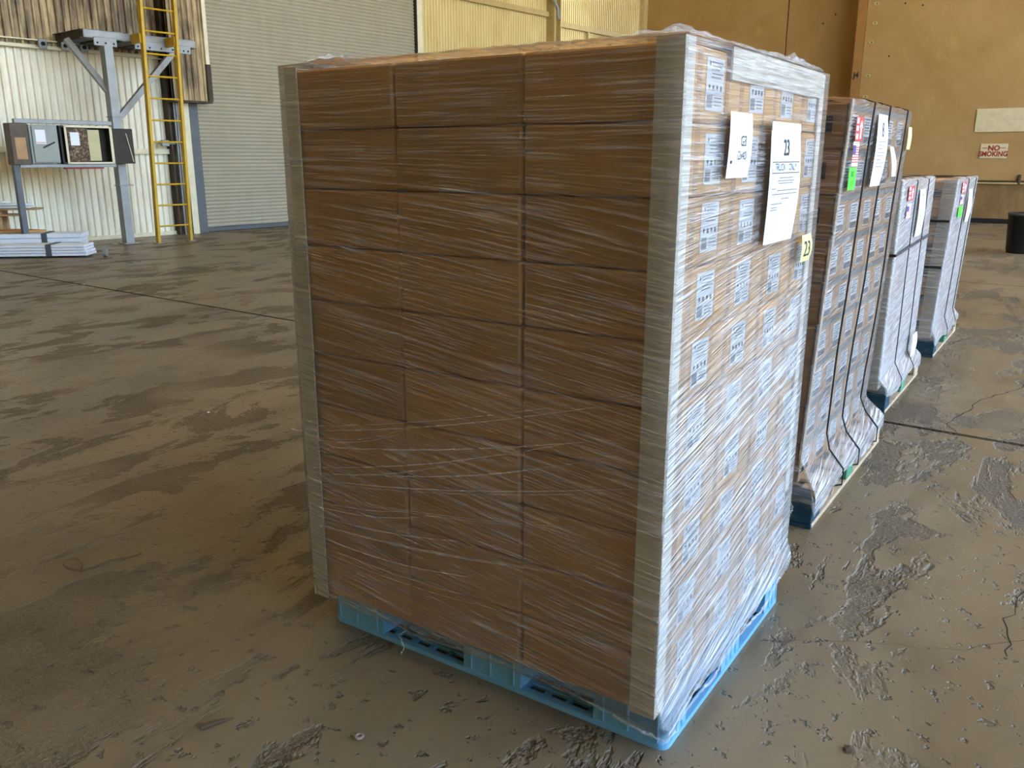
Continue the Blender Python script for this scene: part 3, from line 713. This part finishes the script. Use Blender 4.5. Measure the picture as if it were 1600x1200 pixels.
# long gathered creases of the wrap crossing low on the plain side
def on_left(x, z): return Vector((x, Y0 - .028, z))
mb = MB()
for a, b_ in [((-1.22, .72), (-.09, 1.00)), ((-1.22, .66), (-.09, .90)), ((-1.21, .60), (-.30, .85)), ((-1.21, .54), (-.09, .76)), ((-1.21, .50), (-.09, .66)), ((-1.2, .43), (-.5, .52)), ((-1.2, .39), (-.2, .50)), ((-1.2, .355), (-.6, .385)), ((-1.2, .31), (-.4, .33)), ((-1.2, .69), (-.8, .79)), ((-1.2, .58), (-.6, .74)), ((-.9, .62), (-.15, .83)), ((-1.2, .47), (-.7, .56))]:
    for s_ in range(2):
        dz = random.uniform(-.012, .012); w = random.uniform(.0006, .0016); pts = []
        for k in range(13):
            f = k / 12; pts.append(on_left(a[0] + (b_[0] - a[0]) * f, a[1] + (b_[1] - a[1]) * f + dz - .02 * math.sin(math.pi * f)))
        mb.tube(pts, [w * (.25 + math.sin(math.pi * min(.98, .1 + k / 13))) for k in range(13)], 5)
mb.v = [q - F1.location for q in mb.v]; tag(mb.part('crease', 'film_scrap', F1, True), kind='stuff')
# crumpled loose film on the top corners
def crumple(c, sx, sy, h, seed, n=16, rz=0):
    mb = MB(); vs = []
    for i in range(n + 1):
        for k in range(n + 1):
            u, v = i / n - .5, k / n - .5; e = max(0, 1 - (2 * max(abs(u), abs(v))) ** 3)
            z = h * e * (.35 + .9 * abs(noise.noise((u * 4, v * 4, seed)))) + noise.noise((u * 11, v * 11, seed)) * h * .35 * e
            a, b = u * sx, v * sy; vs.append((c[0] + a * math.cos(rz) - b * math.sin(rz) + noise.noise((v * 6, 1, seed)) * .02, c[1] + a * math.sin(rz) + b * math.cos(rz) + noise.noise((u * 6, 5, seed)) * .02, c[2] + z))
    mb._a(vs, [(i * (n + 1) + k, (i + 1) * (n + 1) + k, (i + 1) * (n + 1) + k + 1, i * (n + 1) + k + 1) for i in range(n) for k in range(n)])
    mb.v = [q - F1.location for q in mb.v]; return mb.part('loose_fold', 'film_scrap', F1)
crumple((-.10, .20, 1.820), .20, .44, .045, 3); crumple((-.09, .62, 1.826), .16, .5, .028, 4); crumple((-.10, .95, 1.826), .18, .24, .05, 5)
crumple((-1.14, .06, 1.818), .2, .18, .035, 6); crumple((-.30, .02, 1.818), .5, .10, .014, 8)
# bunched film along the lower edge of the labelled side, loose tail
def rope(pts, r, nm='film_tail', par=F1, seed=0):
    q = []
    for a, b in zip(pts[:-1], pts[1:]):
        for k in range(8): q.append(Vector(a).lerp(Vector(b), k / 8))
    q.append(Vector(pts[-1])); n = len(q)
    q = [p + Vector((noise.noise((i * .6, 0, seed)), noise.noise((i * .6, 5, seed)), noise.noise((i * .6, 9, seed)))) * r * .8 for i, p in enumerate(q)]
    mb = MB().tube(q, [r * (.5 + .8 * abs(noise.noise((i * .4, 3, seed)))) for i in range(n)], 7); mb.v = [v - par.location for v in mb.v]; return mb.part(nm, 'film_scrap', par)
rope([(.022, .06, .075), (.026, .20, .085), (.026, .32, .068), (.024, .40, .098)], .006, 'film_roll', seed=1)
rope([(.024, .42, .10), (.026, .60, .10), (.024, .78, .075), (.024, .95, .12)], .006, 'film_roll', seed=2)
rope([(-1.23, -.012, .125), (-1.0, -.014, .108), (-.86, -.016, .082), (-.70, -.012, .088), (-.5, -.014, .104)], .0035, 'film_roll', seed=3)
rope([(-.40, -.016, .10), (-.2, -.016, .085), (-.05, -.016, .06), (.015, -.010, .052), (.026, .05, .058)], .006, 'film_roll', seed=4)
rope([(-1.268, -.05, .70), (-1.31, -.06, .705)], .004, 'film_tail', seed=8)
rope([(-.885, -.018, .085), (-.905, -.03, .070), (-.880, -.032, .035), (-.895, -.036, .004)], .0035, 'film_tail', seed=6)

# --- papers on the labelled side of stack 1 (plane x = const, y to the right, z up)
BX = ((0, 1, 0), (0, 0, 1), (1, 0, 0)); XP = X1 + .030
def sheet_paper(name, label, cat, y0, y1, z0, z1, x, mat='paper', bow=.012, lean=0.0, n=8, group=None):
    e = empty(name, (x, (y0 + y1) / 2, z0), 0, label, cat, group); mb = MB(); w = y1 - y0; h = z1 - z0; vs = []
    def X(v, f): return bow * math.sin(math.pi * v) * (.4 + .6 * f)
    for th in (0, .0006):
        for i in range(n + 1):
            for k in range(n + 1): f = k / n; v = i / n; vs.append((X(v, f) + th, (f - .5) * w + lean * v, v * h))
    m1 = (n + 1) ** 2; q = lambda i, k, o: o + i * (n + 1) + k
    fs = [(q(i, k, m1), q(i, k + 1, m1), q(i + 1, k + 1, m1), q(i + 1, k, m1)) for i in range(n) for k in range(n)] + [(q(i, k, 0), q(i + 1, k, 0), q(i + 1, k + 1, 0), q(i, k + 1, 0)) for i in range(n) for k in range(n)]
    mb._a(vs, fs); sh = mb.part('sheet', mat, e, True)
    def put(m2, nm='lettering', mt='ink'):
        for v in m2.v:
            t_ = max(0, min(1, v.z / h)); f = v.y / w + .5; v.x += X(t_, f) + .0022; v.y += lean * t_
        return m2.part(nm, mt, sh)
    return e, sh, put, w, h
e, sh, put, w, h = sheet_paper('paper_sheet', 'large white printed sheet reading 23 and TRUCK 1 ONLY', 'paper', .505, .770, 1.325, 1.655, XP)
put(text_mb('23', .062, 0, h * .79, BX, (0, 0, 0), .85, bold=.0008))
b = MB()
for (a0, a1, c0, c1) in ((-.44, .44, .675, .682), (-.44, .44, .585, .592), (-.44, -.433, .585, .682), (.433, .44, .585, .682)): b.box((0, a0 * w, c0 * h), (.0003, a1 * w, c1 * h))
put(b, 'frame_line'); put(text_mb('TRUCK 1 ONLY', .028, 0, h * .634, BX, (0, 0, 0), .95))
b = MB()
for z, a0, a1 in ((.545, -.2, .25), (.52, -.25, .28), (.50, -.22, .24), (.455, -.42, -.3), (.44, -.25, .42), (.41, -.4, .4), (.37, -.1, .15), (.33, -.4, -.05), (.30, -.4, -.2), (.28, -.4, -.22)): b.box((0, a0 * w, z * h), (.0003, a1 * w, (z + .008) * h))
put(b, 'text_line', 'ink_grey')
b = MB().box((0, -.5 * w, .93 * h), (.0003, .5 * w, h)); put(b, 'header_strip', 'sticker_label')
e, sh, put, w, h = sheet_paper('paper_sheet', 'torn white note with handwritten G3 (2x40) left of the 23 sheet', 'paper', .190, .345, 1.512, 1.668, XP - .004, bow=.006, lean=.01)
put(text_mb('G3', .036, .1 * w, h * .56, BX, (0, 0, 0), .9)); put(text_mb('(2x40)', .030, .08 * w, h * .34, BX, (0, 0, 0), .9)); b = MB().cbox((0, -.40 * w, .22 * h), (.0003, -.34 * w, .27 * h), .0001); put(b, 'ink_dot')
e, sh, put, w, h = sheet_paper('paper_note', 'small pale yellow note marked 23 by the rear right edge', 'paper', .885, .985, 1.240, 1.325, XP + .002, 'note_yellow', bow=.008)
put(text_mb('23', .07, .0, h * .45, BX, (0, 0, 0), .9))

# ------------------------------------------------------------------ wooden pallets and the other three stacks
def wood_pallet(x0, x1, y0, y1, label, splint=True):
    e = empty('wood_pallet', ((x0 + x1) / 2, (y0 + y1) / 2, 0), 0, label, 'pallet', 'wooden pallets behind the front stack'); hx, hy = (x1 - x0) / 2, (y1 - y0) / 2
    for x in (-hx, -.05, hx - .10):
        MB().cbox((x, -hy, 0), (x + .10, hy, .020), .003).part('bottom_runner', 'wood_pale', e)
        MB().cbox((x, -hy, .105), (x + .10, hy, .122), .003).part('top_stringer', 'wood_pale', e)
    for j, y in enumerate((-hy, -.07, hy - .14)):
        for i, x in enumerate((-hx, -.05, hx - .10)):
            MB().cbox((x + .002, y + .002, .020), (x + .098 + (.0 if i else .0), y + .138, .105), .004).part('block', 'blue_wood' if j == 0 else 'green_wood' if j == 1 else 'wood_pale', e)
    MB().cbox((-hx, -hy - .018, .022), (hx, -hy, .122), .004).part('end_board', 'blue_wood', e)
    MB().cbox((-hx, -hy - .016, 0), (hx, -hy, .020), .003).part('end_board', 'blue_wood', e)
    n = 7
    for k in range(n):
        y = -hy + (2 * hy - .10) * k / (n - 1); MB().cbox((-hx, y, .122), (hx, y + .10, .140), .003).part('deck_board', 'blue_wood' if k == 0 else 'wood_pale', e)
    if splint:
        for y, dy in ((-.3, .05), (.15, -.06), (.33, .04)): MB().bar((hx - .02, y, .018), (hx - .015, y + dy, .105), .014, .008, (1, 0, 0)).part('splinter', 'wood_pale', e)
    return e

def stack(idx, x1, y0, nx, ny, nr, bw, bd, bh, zb, lean, mat, style, who, labsz, near_labels, band):
    """nx columns seen on the shaded end (towards -x), ny along the labelled side"""
    cmesh = carton_mesh(bw - .004, bd - .005, bh - .004, mat); lm = label_meshes(*labsz, style)
    lmn = label_meshes(bw * .2, bh * .38, 1) if near_labels else None
    bandm = MB().box((0, -bd / 2 + .004, bh * .82), (.0012, bd / 2 - .004, bh - .006)).mesh('band', 'grey_band') if band else None
    blk = MB().box((-.045, 0, -.035), (.045, .0015, .035)).mesh('label', 'ink')
    for r in range(nr):
        for key in [('c', 0)] + [('r', j) for j in range(1, ny)] + [('l', i) for i in range(1, nx)]:
            i = key[1] if key[0] == 'l' else 0; j = key[1] if key[0] == 'r' else 0
            x = x1 - bw * (i + .5) + lean * r; y = y0 + bd * (j + .5)
            where = 'near corner column' if key[0] == 'c' else '%s column along labelled side' % (ORD[j] if j < ny - 1 else 'last') if key[0] == 'r' else '%s column on shaded end' % ORD[i]
            e = empty('carton', (x + random.uniform(-.002, .002), y + random.uniform(-.002, .002), zb + r * bh), 0, 'carton, %s, %s, %s' % (layer_name(nr - 1 - r, nr), where, who), 'carton', 'cartons on the ' + who)
            link('body', cmesh, e)
            if key[0] != 'l':
                add_label(e, lm, bw / 2 - .0018, random.uniform(-.006, .006), bh * .43)
                if band: link('band', bandm, e, (bw / 2 - .0019, 0, 0))
            if key[0] != 'r' and near_labels: link('label', blk, e, (bw / 2 - .10, -bd / 2 + .0012, bh * .52))

def film_stack(x0, x1, y0, y1, zb, zt, lean, pr, mat, label, dlev, seed, skirt=.30, low=.075):
    g = .016
    def rect(z):
        k = 1 - sm(.145, skirt, z); o = lean * (z - zb)
        a = (x0 - g + o, x1 + g + o, y0 - g, y1 + g)
        return tuple(p + (q - p) * k for p, q in zip(a, pr))
    return film('stretch_film', mat, rect, zt, lambda fc, f: low + (.02 * math.sin(f * 9 + seed) if fc == 1 else .03 if fc == 0 else 0), label,
                lambda fc, z: .14 if fc == 1 else -.05, lambda fc, f, z: dlev(fc, f, z), .004, .016, .016, fold=.12, tuft=.015, seed=seed)

def sticker(name, label, cat, x, y0, y1, z0, z1, mat): 
    e = empty(name, (x, (y0 + y1) / 2, z0), 0, label, cat); w, h = y1 - y0, z1 - z0
    MB().box((0, -w / 2, 0), (.001, w / 2, h)).part('backing', mat, e); return e, w, h
def red_sticker(x, y, z, w, h, who):
    e, w, h = sticker('shipping_sticker', 'red sticker with white arrow marks on ' + who, 'sticker', x, y - w / 2, y + w / 2, z, z + h, 'sticker_red')
    b = MB(); X = .0016
    def q(a0, c0, a1, c1): b.box((X - .0004, a0 * w, c0 * h), (X, a1 * w, c1 * h))
    q(-.42, .72, -.14, .95); q(-.42, .42, -.14, .62); q(-.42, .08, -.1, .30); q(.12, .10, .30, .60)
    b._a([(X, -.02 * w, .55 * h), (X, .44 * w, .55 * h), (X, .21 * w, .88 * h)], [(0, 1, 2)]); b.part('print', 'paper', e)
def flag_sticker(x, y, z, w, h, who):
    e, w, h = sticker('flag_sticker', 'red, white and blue flag sticker on ' + who, 'sticker', x, y - w / 2, y + w / 2, z, z + h, 'paper')
    b = MB(); X = .0016
    for k in range(7): b.box((.001, -.5 * w, (.15 + k * .1) * h), (X, .5 * w, (.20 + k * .1) * h))
    b.part('stripe', 'sticker_red', e); MB().box((.001, -.5 * w, .5 * h), (X + .0004, -.02 * w, .85 * h)).part('canton', 'flag_blue', e)
    b = MB()
    for k in range(5): b.box((.001, (-.4 + k * .18) * w, .92 * h), (X, (-.3 + k * .18) * w, .97 * h))
    b.part('print', 'ink_grey', e)
def green_sticker(x, y, z, w, h, l1, l2, who):
    e, w, h = sticker('skid_sticker', 'bright green skid sticker on ' + who, 'sticker', x, y - w / 2, y + w / 2, z, z + h, 'sticker_green')
    text_mb(l1, h * .34, 0, h * .70, BX, (.0016, 0, 0), .85).part('lettering', 'ink', e); text_mb(l2, h * .34, 0, h * .27, BX, (.0016, 0, 0), .8).part('lettering', 'ink', e)
def strap(path, label, group, r=.0042):
    q = [Vector(p) for p in path]; mb = MB(); mb.tube(q, r, 6); mb.thing('strap', 'strap_black', label, 'strap', group)
def tall_sheet(label, y0, y1, z0, z1, x, lean, lines, num=None):
    e, sh, put, w, h = sheet_paper('paper_sheet', label, 'paper', y0, y1, z0, z1, x, bow=.014, lean=lean)
    b = MB()
    for k in range(lines): b.box((0, -.35 * w, (.62 - k * .05) * h), (.0003, (.35 - (k % 3) * .12) * w, (.63 - k * .05) * h))
    put(b, 'text_line', 'ink_grey')
    if num: put(text_mb(num, .09, 0, h * .78, BX, (0, 0, 0), .8))

# stack 2
who = 'second stack'
wood_pallet(-1.08, -.055, 1.70, 3.10, 'weathered blue-ended wooden pallet with splintered runner under the second stack')
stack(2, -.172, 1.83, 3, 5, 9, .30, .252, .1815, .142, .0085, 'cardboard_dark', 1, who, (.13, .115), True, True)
def xl(z): return -.172 + .0085 / .1815 * (z - .142)
lb2 = MB(); zz = [.142, 1.775]
F2 = film_stack(-1.06, -.172, 1.83, 3.09, .142, 1.785, .0085 / .1815, (-1.085, -.045, 1.68, 3.12), 'film', 'clear stretch film around the second stack, flaring out over its pallet', lambda fc, f, z: (.30 + .2 * (1 - sm(.3, .9, z)) + .9 * (1 - sm(.16, .24, z))) if fc == 1 else (.05 + .5 * (1 - sm(.14, .2, z))), 11, .27, .085)
# tan corner board edge of stack 2
mb = MB()
for za, zb_ in ((.15, 1.785),):
    pts = [(xl(za) + .003, 1.823), (xl(za) + .008, 1.823), (xl(za) + .008, 1.86), (xl(za) + .003, 1.86)]; n = 4
    mb._a([(x, y, za) for x, y in pts] + [(x + xl(zb_) - xl(za), y, zb_) for x, y in pts], [(3, 2, 1, 0), (4, 5, 6, 7)] + [(i, (i + 1) % 4, 4 + (i + 1) % 4, 4 + i) for i in range(4)])
mb.thing('corner_board', 'board_tan', 'narrow tan edge board on the near corner of the second stack', 'corner board')
red_sticker(xl(1.67) + .026, 1.93, 1.625, .125, .095, who); flag_sticker(xl(1.57) + .026, 1.925, 1.525, .10, .098, who); green_sticker(xl(1.48) + .026, 1.925, 1.43, .125, .09, 'SKID', '5 OF 5', who)
tall_sheet('long white curled sheet under black straps on the second stack', 2.24, 2.44, 1.435, 1.745, xl(1.6) + .028, .04, 8, '8')
e, sh, put, w, h = sheet_paper('paper_slip', 'narrow white slip hanging tilted on the second stack', 'paper', 2.72, 2.80, 1.47, 1.61, xl(1.55) + .03, bow=.01, lean=-.12)
e, sh, put, w, h = sheet_paper('paper_slip', 'pale yellow slip at the rear top corner of the second stack', 'paper', 3.01, 3.10, 1.60, 1.71, xl(1.6) + .03, 'note_yellow', bow=.004)
for k, y in enumerate((2.14, 2.47, 2.90)):
    xa = lambda z: xl(z) + .030
    strap([(-.98, y, 1.797), (xl(1.78) - .02, y, 1.800), (xa(1.77), y, 1.785)] + [(xa(z) + .004 * math.sin(z * 7 + k), y + .012 * math.sin(z * 4 + k * 2), z) for z in (1.6, 1.3, 1.0, .7, .45, .30)] + [(xa(.25) + .03, y - .01, .23), (-.034, y - .02, .15), (-.032, y - .03, .075), (-.10, y - .03, .05)], '%s black strap from near corner down the second stack' % ('first', 'second', 'third')[k], 'black straps on the second stack')
rope([(-.15, 1.665, .115), (-.13, 1.655, .10), (-.14, 1.65, .06), (-.17, 1.65, .045)], .006, 'film_tail', F2, 4)

# stacks 3 and 4
def white_stack(idx, x1, y0, y1, ztop, pal, who, seed, lean, board_lab):
    wood_pallet(pal[0], pal[1], pal[2], pal[3], 'worn wooden pallet with blue end under the ' + who, False)
    nr = 6; bh = (ztop - .142) / nr; ny = 4; bd = (y1 - y0) / ny
    stack(idx, x1, y0, 2, ny, nr, .40, bd, bh, .142, lean, 'cardboard', 1, who, (.15, .12), True, False)
    la = lean / bh
    film_stack(x1 - .80, x1, y0, y1, .142, ztop + .012, la, (pal[0] - .01, pal[1] + .008, pal[2] - .02, pal[3] + .01), 'film_heavy', 'cloudy white stretch film around the ' + who, lambda fc, f, z: (.95 + .25 * noise.noise((f * 3, z * 2, seed))) if fc == 1 else .25, seed, .23, .10)
    mb = MB(); za, zb_ = .145, ztop + .006; pts = [(x1 + .007, y0 - .007), (x1 + .007, y0 + .10), (x1 + .002, y0 + .10), (x1 + .002, y0 - .002), (x1 - .09, y0 - .002), (x1 - .09, y0 - .007)]
    sh_ = la * (zb_ - za); n = 6
    mb._a([(x, y, za) for x, y in pts] + [(x + sh_, y, zb_) for x, y in pts], [tuple(range(n - 1, -1, -1)), tuple(range(n, 2 * n))] + [(i, (i + 1) % n, n + (i + 1) % n, n + i) for i in range(n)])
    mb.thing('corner_board', 'board_white', board_lab, 'corner board')
    return lambda z: x1 + la * (z - .142)
who = 'third stack'
xl = white_stack(3, -.205, 3.70, 4.86, 1.415, (-1.18, -.140, 3.70, 4.90), who, 21, .0016, 'white corner board on the near edge of the third stack')
red_sticker(xl(1.3) + .024, 3.93, 1.305, .19, .085, who); flag_sticker(xl(1.2) + .024, 3.91, 1.20, .14, .085, who)
tall_sheet('long white sheet between black straps on the third stack', 4.22, 4.42, 1.06, 1.36, xl(1.2) + .026, .02, 8, '7')
for k, y in enumerate((4.08, 4.52)):
    strap([(-.95, y, 1.433), (xl(1.4) + .0, y, 1.434)] + [(xl(z) + .028, y + .01 * math.sin(z * 5), z) for z in (1.42, 1.1, .8, .5, .25)] + [(-.122, y, .15), (-.122, y, .09), (-.16, y, .08)], '%s thin black strap down the third stack' % ('nearer', 'farther')[k], 'black straps on the third stack', .0035)
strap([(-.9, 3.675, .98), (xl(1) + .024, 3.675, .99), (xl(1) + .026, 3.78, 1.0), (xl(1) + .024, 4.87, 1.03)], 'black strap level around the third stack', None, .009)
sheet_paper('paper_slip', 'small white scrap low on the third stack', 'paper', 4.52, 4.68, .20, .36, xl(.3) + .05, bow=.01, lean=.03)
who = 'rearmost stack'
xl = white_stack(4, -.185, 5.62, 6.85, 1.385, (-1.18, -.134, 5.58, 6.90), who, 31, .009, 'white corner board on the near edge of the rearmost stack')
red_sticker(xl(1.33) + .024, 5.92, 1.285, .24, .085, who); flag_sticker(xl(1.23) + .024, 5.91, 1.20, .18, .07, who); green_sticker(xl(1.13) + .026, 5.92, 1.095, .24, .085, 'SKID', '5 OF 5', who)
tall_sheet('long white sheet hanging on the rearmost stack', 6.30, 6.52, 1.03, 1.30, xl(1.1) + .026, .04, 8, '1')
for k, y in enumerate((6.12, 6.62)):
    strap([(-.92, y, 1.403), (xl(1.38), y, 1.404)] + [(xl(z) + .028, y + .01 * math.sin(z * 5), z) for z in (1.39, 1.1, .8, .5, .25)] + [(-.116, y, .15), (-.116, y, .09), (-.16, y, .08)], '%s thin black strap down the rearmost stack' % ('nearer', 'farther')[k], 'black straps on the rearmost stack', .004)
strap([(-.9, 5.597, 1.08), (xl(1.08) + .0, 5.597, 1.08)], 'upper short black strap on the shaded end of the rearmost stack', None, .010)
strap([(-.9, 5.597, .72), (xl(.72) + .0, 5.597, .72)], 'lower short black strap on the shaded end of the rearmost stack', None, .010)

# ------------------------------------------------------------------ litter on the floor
def loop(c, pts, r):
    P = [Vector((c[0] + x, c[1] + y, z)) for x, y, z in pts]; q = []
    for i in range(len(P) - 1):          # Catmull-Rom through the points
        a, b, d, e = P[max(i - 1, 0)], P[i], P[i + 1], P[min(i + 2, len(P) - 1)]
        for k in range(6): u = k / 6; q.append(.5 * (2 * b + (d - a) * u + (2 * a - 5 * b + 4 * d - e) * u * u + (3 * b - a - 3 * d + e) * u ** 3))
    return MB().tube(q + [P[-1]], r, 6)
c = (-2.30, -.29)
loop(c, [(.0, 0, .008), (-.05, -.03, .02), (-.09, -.02, .03), (-.08, .02, .03), (-.03, .02, .02), (0, 0, .012), (.02, .05, .015), (.03, .10, .02), (.05, .17, .012), (.05, .22, .006)], .0035).thing('wire_twist', 'stick', 'knotted brown wire twist lying on the floor at left', 'wire')
MB().tube([(-1.12, -.63, .005), (-1.11, -.605, .007), (-1.095, -.57, .006), (-1.085, -.545, .003)], [.005, .007, .005, .002], 8).thing('wood_sliver', 'stick', 'short brown wood sliver on the floor in the left foreground', 'wood sliver')
mb = MB(); mb.tube([(-.72 + .010 * math.cos(a * .63), -.41 + .010 * math.sin(a * .63), .010) for a in range(11)], .004, 6); mb.thing('small_ring', 'pebble', 'tiny tan ring on the floor before the blue pallet', 'ring')
bits = [(-3.7, 1.35, 'leftmost pale flake on the open floor'), (-3.0, 1.9, 'pale flake on the floor nearer the front stack'), (-4.8, 3.9, 'pale flake lying near the floor joint at left'), (-9.7, 4.03, 'small white flake on the floor joint far left'), (.95, 1.75, 'small dark pebble on the floor at far right'), (.42, .30, 'dark pebble on the floor in the right foreground')]
for x, y, l in bits:
    mb = MB(); r = random.uniform(.010, .018)
    mb.lathe([(0, 0), (r, .002), (r * .8, r * .5), (0, r * .7)], 7, (x, y, 0)); mb.v = [v + Vector((random.uniform(-.003, .003), random.uniform(-.003, .003), 0)) for v in mb.v]
    mb.thing('floor_flake', 'paper' if 'pale' in l or 'white' in l else 'stick', l, 'debris', 'crumbs on the floor')
